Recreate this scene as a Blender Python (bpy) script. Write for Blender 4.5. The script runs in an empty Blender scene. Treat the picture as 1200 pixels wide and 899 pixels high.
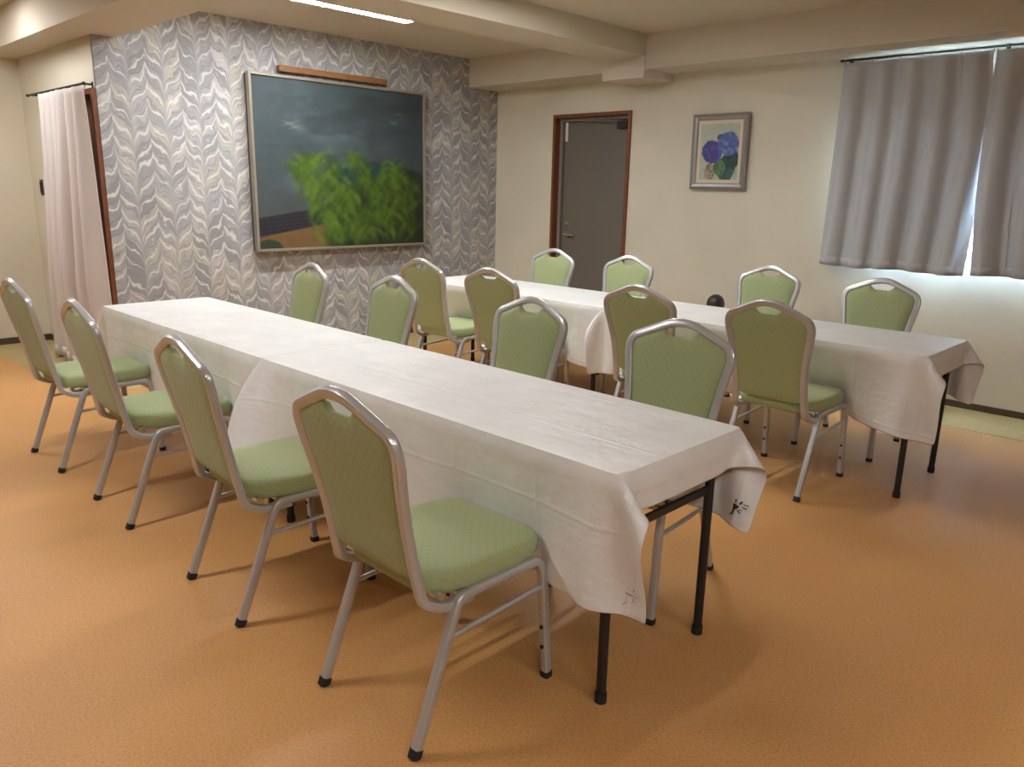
import bpy, bmesh, math, random
import numpy as np
from mathutils import Vector, Matrix
random.seed(7)
S = bpy.context.scene
COL = S.collection
R = math.radians

# ------------------------------------------------------------------ camera
def make_camera():
    f_px, pitch, roll, yaw, h = 915.0, R(14.043), R(1.246), R(44.186), 1.388
    fw = Vector((-math.sin(yaw)*math.cos(pitch), math.cos(yaw)*math.cos(pitch), -math.sin(pitch)))
    rt = Vector((math.cos(yaw), math.sin(yaw), 0)); up = rt.cross(fw)
    r2 = rt*math.cos(roll) + up*math.sin(roll); u2 = -rt*math.sin(roll) + up*math.cos(roll)
    m = Matrix(((r2.x, u2.x, -fw.x, 0), (r2.y, u2.y, -fw.y, 0), (r2.z, u2.z, -fw.z, h), (0, 0, 0, 1)))
    cd = bpy.data.cameras.new('camera'); cam = bpy.data.objects.new('camera', cd)
    cd.sensor_fit = 'HORIZONTAL'; cd.sensor_width = 36.0; cd.lens = f_px/1200*36.0
    cd.clip_start = 0.02; cd.clip_end = 200
    cam.matrix_world = m; COL.objects.link(cam); S.camera = cam
make_camera()

# ------------------------------------------------------------------ world, exposure
S.view_settings.view_transform = 'Standard'
S.view_settings.look = 'None'
S.view_settings.gamma = 1.0
S.view_settings.use_curve_mapping = False
S.view_settings.exposure = 2.52
W = bpy.data.worlds.new('daylight'); S.world = W; W.use_nodes = True
W.node_tree.nodes['Background'].inputs[0].default_value = (0.60, 0.80, 1.0, 1)
W.node_tree.nodes['Background'].inputs[1].default_value = 40.0
S.cycles.max_bounces = 10; S.cycles.diffuse_bounces = 6
S.cycles.sample_clamp_indirect = 6.0
LAMP = 19.0                      # emission of the ceiling strips
LAMP_COL = (0.985, 0.985, 0.985, 1)

# ------------------------------------------------------------------ node helpers
def mat(name, color=(0.8, 0.8, 0.8), rough=0.6, metal=0.0, spec=None, coat=0.0):
    m = bpy.data.materials.new(name); m.use_nodes = True
    b = m.node_tree.nodes['Principled BSDF']
    b.inputs['Base Color'].default_value = (*color[:3], 1)
    b.inputs['Roughness'].default_value = rough; b.inputs['Metallic'].default_value = metal
    if spec is not None: b.inputs['Specular IOR Level'].default_value = spec
    if coat: b.inputs['Coat Weight'].default_value = coat
    return m
class N:
    """tiny node-graph writer"""
    def __init__(s, m): s.t = m.node_tree; s.b = s.t.nodes.get('Principled BSDF')
    def n(s, typ, **k):
        x = s.t.nodes.new(typ)
        for a, v in k.items(): setattr(x, a, v)
        return x
    def put(s, sock, v):
        if isinstance(v, bpy.types.NodeSocket): s.t.links.new(v, sock)
        elif v is not None:
            try: sock.default_value = v
            except Exception: sock.default_value = (*v, 1)
    def m(s, op, a, b=None, c=None, clamp=False):
        x = s.n('ShaderNodeMath', operation=op); x.use_clamp = clamp
        for i, v in enumerate((a, b, c)):
            if v is not None: s.put(x.inputs[i], v)
        return x.outputs[0]
    def mix(s, f, a, b, blend='MIX'):
        x = s.n('ShaderNodeMix', data_type='RGBA', blend_type=blend)
        s.put(x.inputs[0], f); s.put(x.inputs[6], a); s.put(x.inputs[7], b); return x.outputs[2]
    def coord(s, kind='Object'): return s.n('ShaderNodeTexCoord').outputs[kind]
    def xyz(s, v):
        x = s.n('ShaderNodeSeparateXYZ'); s.put(x.inputs[0], v); return x.outputs
    def comb(s, a, b, c):
        x = s.n('ShaderNodeCombineXYZ')
        for i, v in enumerate((a, b, c)): s.put(x.inputs[i], v)
        return x.outputs[0]
    def noise(s, vec, scale, detail=2.0, rough=0.5):
        x = s.n('ShaderNodeTexNoise'); s.put(x.inputs['Vector'], vec)
        x.inputs['Scale'].default_value = scale; x.inputs['Detail'].default_value = detail
        x.inputs['Roughness'].default_value = rough; return x.outputs[0]
    def mapping(s, vec, scale):
        x = s.n('ShaderNodeMapping'); s.put(x.inputs[0], vec); x.inputs['Scale'].default_value = scale; return x.outputs[0]
    def ramp(s, f, stops):
        x = s.n('ShaderNodeValToRGB'); s.put(x.inputs[0], f); e = x.color_ramp.elements
        while len(e) < len(stops): e.new(0.5)
        for i, (p, c) in enumerate(stops): e[i].position = p; e[i].color = (*c, 1)
        return x.outputs[0]
    def rng(s, v, a, b, c=0.0, d=1.0, smooth=False):
        x = s.n('ShaderNodeMapRange', interpolation_type='SMOOTHSTEP' if smooth else 'LINEAR')
        for i, q in enumerate((v, a, b, c, d)): s.put(x.inputs[i], q)
        return x.outputs[0]
    def bump(s, hgt, strength=0.2, dist=0.01):
        x = s.n('ShaderNodeBump'); s.put(x.inputs['Height'], hgt)
        x.inputs['Strength'].default_value = strength; x.inputs['Distance'].default_value = dist
        s.t.links.new(x.outputs[0], s.b.inputs['Normal'])
    def base(s, c): s.put(s.b.inputs['Base Color'], c)

def wall_paint(name, c, var=0.05):
    m = mat(name, c, 0.75); g = N(m); co = g.coord('Object')
    n1 = g.noise(co, 1.3, 3); n2 = g.noise(co, 160, 2)
    d = tuple(x*(1-var*2) for x in c)
    g.base(g.mix(g.rng(n1, 0.35, 0.7), c, d)); g.bump(n2, 0.12, 0.004); return m
M = {}
M['wall'] = wall_paint('cream_wall_plaster', (0.70, 0.655, 0.53))
M['tan_wall'] = wall_paint('low_bounce_tan', (0.30, 0.26, 0.20))  # dark tan chosen to cut bounce light from the unseen walls
M['ceiling'] = wall_paint('cream_ceiling_paint', (0.62, 0.56, 0.455), 0.02)
M['floor'] = mat('orange_speckled_vinyl', (0.5, 0.22, 0.06), 0.42, spec=0.35)
g = N(M['floor']); co = g.coord('Object')
sp = g.noise(co, 130, 3, 0.7); big = g.noise(co, 0.9, 3); sp2 = g.noise(co, 300, 1)
c = g.ramp(sp, [(0.33, (0.33, 0.14, 0.035)), (0.46, (0.53, 0.275, 0.08)), (0.62, (0.66, 0.37, 0.135))])
c = g.mix(g.rng(sp2, 0.35, 0.65), c, (0.58, 0.305, 0.12, 1)); g.base(g.mix(g.rng(big, 0.3, 0.75, 0.0, 0.3), c, (0.46, 0.22, 0.075, 1)))
g.put(g.b.inputs['Roughness'], g.rng(big, 0.3, 0.7, 0.36, 0.5)); g.bump(sp, 0.08, 0.002)
M['border'] = mat('olive_speckled_vinyl', (0.42, 0.33, 0.14), 0.45, spec=0.3)
g = N(M['border']); g.base(g.ramp(g.noise(g.coord('Object'), 90, 3, 0.7), [(0.35, (0.34, 0.26, 0.10)), (0.65, (0.55, 0.44, 0.22))]))
M['base'] = mat('dark_brown_baseboard_vinyl', (0.085, 0.062, 0.035), 0.5)
def wood(name, dark, light, rough=0.4):
    m = mat(name, dark, rough); g = N(m)
    n = g.noise(g.mapping(g.coord('Object'), (18, 18, 2.2)), 6, 4, 0.6)
    g.base(g.mix(g.rng(n, 0.3, 0.7), dark, light)); return m
M['wood'] = wood('red_brown_door_wood', (0.13, 0.035, 0.012, 1), (0.24, 0.075, 0.028, 1))
M['bar'] = mat('orange_brown_bar_wood', (0.2, 0.1, 0.03), 0.45)
g = N(M['bar']); g.base(g.mix(g.rng(g.noise(g.mapping(g.coord('Object'), (30, 3, 60)), 5, 4), 0.3, 0.7), (0.19, 0.075, 0.022, 1), (0.36, 0.17, 0.06, 1)))
M['door'] = mat('taupe_steel_door', (0.150, 0.132, 0.110), 0.5)
M['door_frame'] = mat('grey_steel_frame', (0.22, 0.19, 0.16), 0.45)
M['chrome'] = mat('satin_chrome', (0.7, 0.68, 0.65), 0.3, 1.0)
M['dark_metal'] = mat('dark_metal', (0.04, 0.035, 0.03), 0.45, 0.6)
M['black'] = mat('black_powder_coat', (0.012, 0.012, 0.013), 0.4)
M['rubber'] = mat('black_rubber', (0.015, 0.014, 0.014), 0.7)
M['silver'] = mat('silver_chair_paint', (0.50, 0.505, 0.515), 0.28, 0.45)
M['board'] = mat('table_underside_laminate', (0.5, 0.44, 0.36), 0.6)
M['white_plastic'] = mat('white_plastic', (0.7, 0.68, 0.63), 0.4)
# quilted green fabric
def fabric(name, c):
    m = mat(name, c, 0.75, spec=0.25); g = N(m); x, y, z = g.xyz(g.coord('Object'))
    yy = g.m('ADD', y, z)
    a = g.m('PINGPONG', g.m('MULTIPLY', g.m('ADD', x, yy), 1/0.030), 0.5)
    b = g.m('PINGPONG', g.m('MULTIPLY', g.m('SUBTRACT', x, yy), 1/0.030), 0.5)
    q = g.m('MINIMUM', a, b)                        # 0 on the stitched lines
    line = g.rng(q, 0.0, 0.16, 1.0, 0.0, True)
    weave = g.noise(g.coord('Object'), 420, 1)
    dk = tuple(v*0.76 for v in c)
    ck = g.m('GREATER_THAN', g.m('MULTIPLY', g.m('SUBTRACT', a, 0.25), g.m('SUBTRACT', b, 0.25)), 0.0)
    cc = g.mix(g.m('MULTIPLY', ck, 0.16), (*c, 1), (*dk, 1))
    g.base(g.mix(g.m('MULTIPLY', line, 0.30), cc, (*dk, 1)))
    h = g.m('ADD', g.m('MULTIPLY', q, 1.0), g.m('MULTIPLY', weave, 0.15)); g.bump(h, 0.20, 0.005)
    s = g.b.inputs.get('Sheen Weight')
    if s: s.default_value = 0.15
    return m
M['green'] = fabric('quilted_sage_green_fabric', (0.345, 0.40, 0.205))
# crisp white cloth
M['cloth'] = mat('white_vinyl_tablecloth', (0.78, 0.775, 0.765), 0.38, spec=0.4)
g = N(M['cloth']); uv = g.coord('UV')
st = g.noise(g.mapping(uv, (2.5, 6.0, 1)), 1.3, 3, 0.5); cl = g.noise(uv, 5.0, 4, 0.65); wv = g.noise(uv, 14.0, 3, 0.55)
g.base(g.mix(g.rng(cl, 0.35, 0.7), (0.78, 0.79, 0.79, 1), (0.70, 0.705, 0.70, 1)))
fx, fy, _ = g.xyz(uv)
cr = g.m('MINIMUM', g.m('PINGPONG', g.m('MULTIPLY', fx, 1/0.34), 0.5), g.m('PINGPONG', g.m('MULTIPLY', fy, 1/0.34), 0.5))
h = g.m('ADD', g.m('ADD', g.m('MULTIPLY', st, 0.9), g.m('MULTIPLY', wv, 0.5)), g.rng(cr, 0.0, 0.03, 0.12, 0.0, True)); g.bump(h, 0.38, 0.020)
M['print'] = mat('black_print', (0.02, 0.015, 0.02), 0.6)
M['print_faint'] = mat('faint_mauve_print_through', (0.40, 0.34, 0.34), 0.6)
def curtain_mat(name, c, tr):
    m = mat(name, c, 0.85, spec=0.1); g = N(m)
    wv = g.noise(g.mapping(g.coord('Object'), (300, 300, 60)), 2, 2)
    g.base(g.mix(wv, (*c, 1), (*[v*0.88 for v in c], 1)))
    t = g.n('ShaderNodeBsdfTranslucent'); t.inputs[0].default_value = (*c, 1)
    mx = g.n('ShaderNodeMixShader'); mx.inputs[0].default_value = tr
    g.t.links.new(g.b.outputs[0], mx.inputs[1]); g.t.links.new(t.outputs[0], mx.inputs[2])
    g.t.links.new(mx.outputs[0], g.t.nodes['Material Output'].inputs[0]); return m
M['curtain_grey'] = curtain_mat('grey_curtain_fabric', (0.56, 0.575, 0.605), 0.04)
M['curtain_pink'] = curtain_mat('pale_pinkish_curtain_fabric', (0.68, 0.625, 0.60), 0.03)
M['glass'] = mat('window_glass', (1, 1, 1), 0.02); M['glass'].node_tree.nodes['Principled BSDF'].inputs['Transmission Weight'].default_value = 1.0
M['alu'] = mat('aluminium_window_frame', (0.55, 0.55, 0.56), 0.35, 0.8)
M['lamp'] = mat('led_diffuser', (1, 1, 1), 0.5)
b = M['lamp'].node_tree.nodes['Principled BSDF']
b.inputs['Emission Color'].default_value = LAMP_COL; b.inputs['Emission Strength'].default_value = LAMP
M['champagne'] = mat('champagne_metal_frame', (0.40, 0.36, 0.30), 0.35, 0.6)
M['frame_back'] = mat('dark_canvas_edge', (0.07, 0.06, 0.055), 0.7)
M['pewter'] = mat('pewter_picture_frame', (0.34, 0.325, 0.32), 0.38, 0.5)
M['mat_board'] = mat('cream_mat_board', (0.66, 0.56, 0.45), 0.8)
M['brown_plastic'] = mat('dark_brown_plastic', (0.045, 0.032, 0.026), 0.4)

# wallpaper : rows of drooping leaves between vertical stems, printed
def wallpaper():
    m = mat('leaf_chevron_wallpaper', (0.5, 0.5, 0.5), 0.6, spec=0.3); g = N(m)
    x, y, z = g.xyz(g.coord('Object'))
    Wc, Hc = 0.124, 0.120
    wob = g.noise(g.coord('Object'), 5, 2)
    u = g.m('DIVIDE', g.m('ADD', y, g.m('MULTIPLY', g.m('SUBTRACT', wob, 0.5), 0.035)), Wc)
    ci = g.m('FLOOR', u); t = g.m('FRACT', u)
    par = g.m('MODULO', g.m('ABSOLUTE', ci), 2.0)
    tt = g.m('ADD', g.m('MULTIPLY', par, g.m('SUBTRACT', 1.0, t)), g.m('MULTIPLY', g.m('SUBTRACT', 1.0, par), t))   # 0 at stem, 1 at the peak
    # S-shaped rise of each leaf away from its stem
    curve = g.m('ADD', g.m('MULTIPLY', tt, 1.25), g.m('MULTIPLY', g.m('SINE', g.m('MULTIPLY', tt, 6.2832)), 0.17))
    cn = g.n('ShaderNodeTexWhiteNoise', noise_dimensions='1D'); g.put(cn.inputs['W'], ci)
    n1 = g.m('SUBTRACT', g.noise(g.coord('Object'), 11, 2), 0.5); n2 = g.m('SUBTRACT', g.noise(g.coord('Object'), 30, 2), 0.5)
    v = g.m('ADD', g.m('SUBTRACT', g.m('DIVIDE', z, Hc), curve), cn.outputs[0])
    v = g.m('ADD', v, g.m('ADD', g.m('MULTIPLY', n1, 0.9), g.m('MULTIPLY', n2, 0.25)))
    li = g.m('FLOOR', v); lf = g.m('FRACT', v)
    def rand(seed):
        wn = g.n('ShaderNodeTexWhiteNoise', noise_dimensions='3D'); g.put(wn.inputs['Vector'], g.comb(ci, li, seed)); return wn.outputs[0]
    r1, r2, r3 = rand(0.0), rand(3.0), rand(7.0)
    body = g.ramp(r1, [(0.0, (0.27, 0.265, 0.275)), (0.3, (0.36, 0.365, 0.39)), (0.55, (0.45, 0.45, 0.465)), (0.75, (0.50, 0.485, 0.41)), (1.0, (0.60, 0.595, 0.58))])
    # inner brush strokes run along the leaf
    streak = g.noise(g.comb(g.m('MULTIPLY', g.m('ADD', g.m('MULTIPLY', ci, 7.0), tt), 1.6), g.m('MULTIPLY', v, 4.5), 0.0), 1.0, 3, 0.6)
    body = g.mix(g.rng(streak, 0.44, 0.62, 0.0, 0.75), body, (0.30, 0.30, 0.33, 1))
    body = g.mix(g.rng(streak, 0.40, 0.30, 0.0, 0.8), body, (0.66, 0.65, 0.62, 1))
    # leaf width narrows towards the tip: pale swoosh on the upper side, dark gap below
    up = g.m('ADD', 0.62, g.m('MULTIPLY', g.m('SUBTRACT', r2, 0.5), 0.35))
    hl = g.rng(g.m('ABSOLUTE', g.m('SUBTRACT', lf, up)), 0.02, g.m('ADD', 0.05, g.m('MULTIPLY', r3, 0.14)), 1.0, 0.0, True)
    hl = g.m('MULTIPLY', hl, g.rng(tt, 0.0, 0.25, 0.2, 1.0))
    body = g.mix(g.m('MULTIPLY', hl, 0.85), body, (0.78, 0.77, 0.74, 1))
    lo = g.m('ADD', 0.05, g.m('MULTIPLY', tt, 0.14))
    gap = g.rng(lf, 0.0, lo, 0.75, 0.0, True)
    body = g.mix(gap, body, (0.20, 0.195, 0.21, 1))
    stem = g.rng(tt, 0.0, 0.085, 0.75, 0.0, True)
    body = g.mix(stem, body, (0.40, 0.40, 0.41, 1))
    g.base(g.mix(0.22, body, (0.27, 0.265, 0.26, 1)))
    g.bump(g.m('ADD', lf, 0.0), 0.1, 0.004); return m
M['paper'] = wallpaper()

# ------------------------------------------------------------------ mesh helpers
def new_obj(name, me, m=None, parent=None, smooth=False, loc=None):
    o = bpy.data.objects.new(name, me); COL.objects.link(o)
    if m is not None: me.materials.append(m)
    if parent is not None: o.parent = parent
    if loc is not None: o.location = loc
    if smooth:
        for p in me.polygons: p.use_smooth = True
        me.set_sharp_from_angle(angle=R(50))
    return o
def from_py(name, vs, fs, m=None, parent=None, smooth=False):
    me = bpy.data.meshes.new(name); me.from_pydata([tuple(v) for v in vs], [], [tuple(f) for f in fs]); me.update()
    return new_obj(name, me, m, parent, smooth)
def from_bm(name, bm, m=None, parent=None, smooth=False):
    bmesh.ops.recalc_face_normals(bm, faces=bm.faces)
    me = bpy.data.meshes.new(name); bm.to_mesh(me); bm.free(); return new_obj(name, me, m, parent, smooth)
def add_box(bm, x0, x1, y0, y1, z0, z1, bevel=0.0):
    vs = [bm.verts.new((x, y, z)) for z in (z0, z1) for y in (y0, y1) for x in (x0, x1)]
    fs = [(0, 1, 3, 2), (4, 6, 7, 5), (0, 4, 5, 1), (2, 3, 7, 6), (0, 2, 6, 4), (1, 5, 7, 3)]
    F = [bm.faces.new([vs[i] for i in f]) for f in fs]
    if bevel:
        E = list({e for f in F for e in f.edges})
        bmesh.ops.bevel(bm, geom=E, offset=bevel, segments=2, affect='EDGES', profile=0.5)
def box(name, x0, x1, y0, y1, z0, z1, m, parent=None, bevel=0.0):
    bm = bmesh.new(); add_box(bm, x0, x1, y0, y1, z0, z1, bevel); return from_bm(name, bm, m, parent)
def rounded_path(pts, radii, seg=6):
    """polyline with filleted corners"""
    P = [Vector(p) for p in pts]; out = [P[0]]
    for i in range(1, len(P)-1):
        r = radii[i] if isinstance(radii, (list, tuple)) else radii
        a = (P[i-1]-P[i]); b = (P[i+1]-P[i]); d = min(r, a.length*0.48, b.length*0.48)
        if d < 1e-4: out.append(P[i]); continue
        A = P[i]+a.normalized()*d; B = P[i]+b.normalized()*d
        for k in range(seg+1):
            t = k/seg; out.append(A*(1-t)**2 + P[i]*2*t*(1-t) + B*t*t)
    out.append(P[-1]); return out
def add_tube(bm, path, prof, up=Vector((1, 0, 0)), cap=True):
    """sweep a closed 2D profile; prof x runs along 'up', prof y along the cross direction"""
    rings = []; n = len(path); u = Vector(up)
    for i, p in enumerate(path):
        d = (path[min(i+1, n-1)] - path[max(i-1, 0)]).normalized()
        u = (u - d*u.dot(d)).normalized(); w = d.cross(u)
        rings.append([bm.verts.new(p + u*a + w*b) for a, b in prof])
    k = len(prof)
    for i in range(n-1):
        for j in range(k):
            bm.faces.new((rings[i][j], rings[i][(j+1) % k], rings[i+1][(j+1) % k], rings[i+1][j]))
    if cap: bm.faces.new(rings[0][::-1]); bm.faces.new(rings[-1])
def circ(r, n=10): return [(r*math.cos(2*math.pi*i/n), r*math.sin(2*math.pi*i/n)) for i in range(n)]
def rrect(a, b, r, n=3):
    out = []
    for cx, cy, s in ((a-r, b-r, 0), (-a+r, b-r, 90), (-a+r, -b+r, 180), (a-r, -b+r, 270)):
        for k in range(n+1):
            t = R(s+90*k/n); out.append((cx+r*math.cos(t), cy+r*math.sin(t)))
    return out
def add_lathe(bm, prof, n=24, c=(0, 0, 0)):
    rings = []
    for r, z in prof:
        if r < 1e-6: rings.append([bm.verts.new((c[0], c[1], c[2]+z))])
        else: rings.append([bm.verts.new((c[0]+r*math.cos(2*math.pi*i/n), c[1]+r*math.sin(2*math.pi*i/n), c[2]+z)) for i in range(n)])
    for A, B in zip(rings, rings[1:]):
        for i in range(n):
            a0, a1 = A[i % len(A)], A[(i+1) % len(A)]; b0, b1 = B[i % len(B)], B[(i+1) % len(B)]
            q = [v for k, v in enumerate((a0, a1, b1, b0)) if v not in (a0, a1, b1, b0)[:k]]
            if len(q) > 2: bm.faces.new(q)
def tag(o, label, cat, group=None, kind=None):
    o['label'] = label; o['category'] = cat
    if group: o['group'] = group
    if kind: o['kind'] = kind
    return o
def thing(name, label, cat, loc=(0, 0, 0), rz=0.0, group=None):
    o = bpy.data.objects.new(name, None); COL.objects.link(o); o.location = loc; o.rotation_euler = (0, 0, rz)
    o.empty_display_size = 0.1
    return tag(o, label, cat, group)
def struct(o): o['kind'] = 'structure'; return o
def dup(root, loc, rz, label):
    def cp(o, par):
        c = o.copy(); COL.objects.link(c)
        if par is not None: c.parent = par
        for ch in o.children: cp(ch, c)
        return c
    r = cp(root, None); r.location = loc; r.rotation_euler = (0, 0, rz); r['label'] = label; return r

# ------------------------------------------------------------------ room
XW, YW, YB, XL = -5.945, 5.819, 2.02, -7.668      # painting wall, door wall, return wall, far left wall
XR, YN, ZC, ZB = 2.6, -3.2, 2.585, 2.325
T = 0.15
bm = bmesh.new(); add_box(bm, XL-T, XR+T, YN-T, YW+T, -0.12, 0.0); struct(from_bm('floor', bm, M['floor']))
# olive border strips laid into the floor along the walls
bm = bmesh.new()
for x0, x1, y0, y1 in ((XW, XR, YW-0.55, YW), (XW, XW+0.5, YB-0.48, YW-0.55), (XL, XW, YB-0.48, YB), (XL, XL+0.5, YN, YB-0.48)):
    add_box(bm, x0, x1, y0, y1, -0.01, 0.0015)
struct(from_bm('trim_1', bm, M['border']))
bm = bmesh.new(); add_box(bm, XL-T, XR+T, YN-T, YW+T, ZC, ZC+0.15); struct(from_bm('ceiling', bm, M['ceiling']))
box_s = lambda *a, **k: struct(box(*a, **k))
# beams
box_s('trim_2', XL, XR, 1.765, 2.175, ZB, ZC+0.01, M['ceiling'])            # beam along the tables
box_s('trim_3', XW, XR, 5.43, YW, ZB, ZC+0.01, M['ceiling'])                # beam over the door wall
box_s('trim_4', -4.30, -3.885, 2.17, 5.44, 2.42, ZC+0.01, M['ceiling'])     # cross beam
box_s('trim_5', -4.30, -3.885, 5.415, YW, 2.262, 2.43, M['ceiling'])        # haunch under the cross beam
# painting wall: a block papered on its room side
box_s('wall_back', XW-0.02, XW, YB, YW, 0, ZC, M['paper'])
box_s('wall_block', XW-0.04, XW-0.02, YB+T, YW+T, 0, ZC, M['wall'])
# door wall with openings for the door and the window
DX0, DX1, DZ = -5.14, -4.30, 2.035
WX0, WX1, WZ0, WZ1 = -2.18, -0.60, 0.97, 2.06
bm = bmesh.new()
for x0, x1, z0, z1 in ((XW-0.02, DX0-0.03, 0, ZC), (DX0-0.03, DX1+0.03, DZ+0.03, ZC), (DX1+0.03, WX0, 0, ZC), (WX0, WX1, 0, WZ0), (WX0, WX1, WZ1, ZC), (WX1, XR+T, 0, ZC)):
    add_box(bm, x0, x1, YW, YW+T, z0, z1)
struct(from_bm('wall_right', bm, M['wall']))
# return wall with the curtained opening, far left wall, walls behind the camera
OX0, OX1, OZ = -6.86, -5.985, 1.95
bm = bmesh.new()
for x0, x1, z0, z1 in ((XL-T, OX0-0.035, 0, ZC), (OX0-0.035, OX1+0.0345, OZ+0.035, ZC), (OX1+0.0345, XW-0.02, 0, ZC)):
    add_box(bm, x0, x1, YB, YB+T, z0, z1)
struct(from_bm('wall_left', bm, M['wall']))
box_s('wall_far', XL-T, XL, YN, YB, 0, ZC, M['wall'])
box_s('wall_near', XR, XR+T, YN, YW, 0, ZC, M['tan_wall'])
box_s('wall_front', XL-T, XR+T, YN-T, YN, 0, ZC, M['tan_wall'])
# unseen panels added behind the two doors to block daylight leaks
box_s('wall_light_block_1', DX0-0.2, DX1+0.2, YW+T, YW+T+0.05, -0.1, DZ+0.2, M['tan_wall'])
box_s('wall_light_block_2', OX0-0.2, OX1+0.03, YB+T, YB+T+0.05, -0.1, OZ+0.2, M['tan_wall'])
# baseboards
bm = bmesh.new(); add_box(bm, XW, DX0-0.04, YW-0.012, YW, 0, 0.045); add_box(bm, DX1+0.04, XR, YW-0.012, YW, 0, 0.045); struct(from_bm('baseboard_right', bm, M['base']))
bm = bmesh.new(); add_box(bm, XL, XL+0.012, YN, YB, 0, 0.055); struct(from_bm('baseboard_far', bm, M['base']))
bm = bmesh.new(); add_box(bm, XL, OX0-0.04, YB-0.012, YB, 0, 0.055); struct(from_bm('baseboard_left', bm, M['base']))
bm = bmesh.new(); add_box(bm, XW, XW+0.012, YB, YW-0.012, 0, 0.055); struct(from_bm('baseboard_back', bm, M['base']))

# door_1: steel door recessed in a red-brown frame
def door_right():
    d = bpy.data.objects.new('door_1', None); COL.objects.link(d); d.location = (0, 0, 0); d['kind'] = 'structure'
    bm = bmesh.new(); w = 0.03
    for x0, x1, z0, z1 in ((DX0-w, DX0, 0, DZ+w), (DX1, DX1+w, 0, DZ+w), (DX0, DX1, DZ, DZ+w)):
        add_box(bm, x0, x1, YW-0.018, YW+0.085, z0, z1)
    from_bm('door_frame', bm, M['wood'], d)
    bm = bmesh.new()
    for x0, x1, z0, z1 in ((DX0, DX0+0.035, 0, DZ), (DX1-0.03, DX1, 0, DZ), (DX0+0.035, DX1-0.03, DZ-0.03, DZ)):
        add_box(bm, x0, x1, YW+0.05, YW+T-0.001, z0, z1, 0.003)
    from_bm('inner_frame', bm, M['door_frame'], d)
    box('door_panel', DX0+0.038, DX1-0.033, YW+0.085, YW+0.125, 0.008, DZ-0.033, M['door'], d, 0.003)
    # white plate at the top of the lock side
    box('label_plate', DX0+0.045, DX0+0.075, YW+0.078, YW+0.085, 1.83, 2.0, M['white_plastic'], d, 0.002)
    bm = bmesh.new(); add_box(bm, DX1-0.16, DX1-0.05, YW+0.03, YW+0.085, 1.925, 1.985, 0.006); cl = from_bm('door_closer', bm, M['dark_metal'], d)
    bm = bmesh.new()
    add_tube(bm, [Vector((DX1-0.10, YW+0.05, 1.99)), Vector((DX1-0.36, YW+0.02, 1.995))], rrect(0.004, 0.011, 0.002, 1), Vector((0, 0, 1)))
    add_tube(bm, [Vector((DX1-0.36, YW+0.02, 1.998)), Vector((DX1-0.56, YW+0.07, 2.0))], rrect(0.004, 0.011, 0.002, 1), Vector((0, 0, 1)))
    from_bm('closer_arm', bm, M['door_frame'], cl)
    bm = bmesh.new()
    hx, hz = DX0+0.095, 0.965
    def disc(bm, x, z, r, y0, y1):
        add_tube(bm, [Vector((x, y0, z)), Vector((x, y1, z))], circ(r, 16))
    disc(bm, hx, hz, 0.026, YW+0.085, YW+0.076); disc(bm, hx, hz, 0.010, YW+0.078, YW+0.04)
    add_tube(bm, rounded_path([(hx-0.004, YW+0.045, hz), (hx+0.05, YW+0.04, hz), (hx+0.12, YW+0.045, hz-0.004)], 0.02), circ(0.009, 10), Vector((0, 0, 1)))
    from_bm('door_handle', bm, M['chrome'], d, True)
    bm = bmesh.new(); disc(bm, hx, hz+0.10, 0.022, YW+0.085, YW+0.074); disc(bm, hx, hz+0.10, 0.012, YW+0.076, YW+0.068); from_bm('lock_cylinder', bm, M['chrome'], d, True)
    for z in (0.25, 1.0, 1.8):
        bm = bmesh.new(); add_tube(bm, [Vector((DX1-0.032, YW+0.082, z)), Vector((DX1-0.032, YW+0.082, z+0.1))], circ(0.008, 8)); from_bm('hinge', bm, M['door_frame'], d)
door_right()
# door_2: framed opening behind the pale curtain
def door_left():
    d = bpy.data.objects.new('door_2', None); COL.objects.link(d); d['kind'] = 'structure'
    bm = bmesh.new(); w = 0.035
    for x0, x1, z0, z1 in ((OX0-w, OX0, 0, OZ+w), (OX1, OX1+w, 0, OZ+w), (OX0, OX1, OZ, OZ+w)):
        add_box(bm, x0, x1, YB-0.03, YB+0.1, z0, z1)
    from_bm('door_frame', bm, M['wood'], d)
    box('door_panel', OX0, OX1, YB+0.10, YB+0.14, 0.005, OZ, M['wood'], d)
    box('threshold', OX0-w, OX1+w, YB-0.04, YB+0.1, 0.0, 0.012, M['wood'], d)
door_left()

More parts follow.
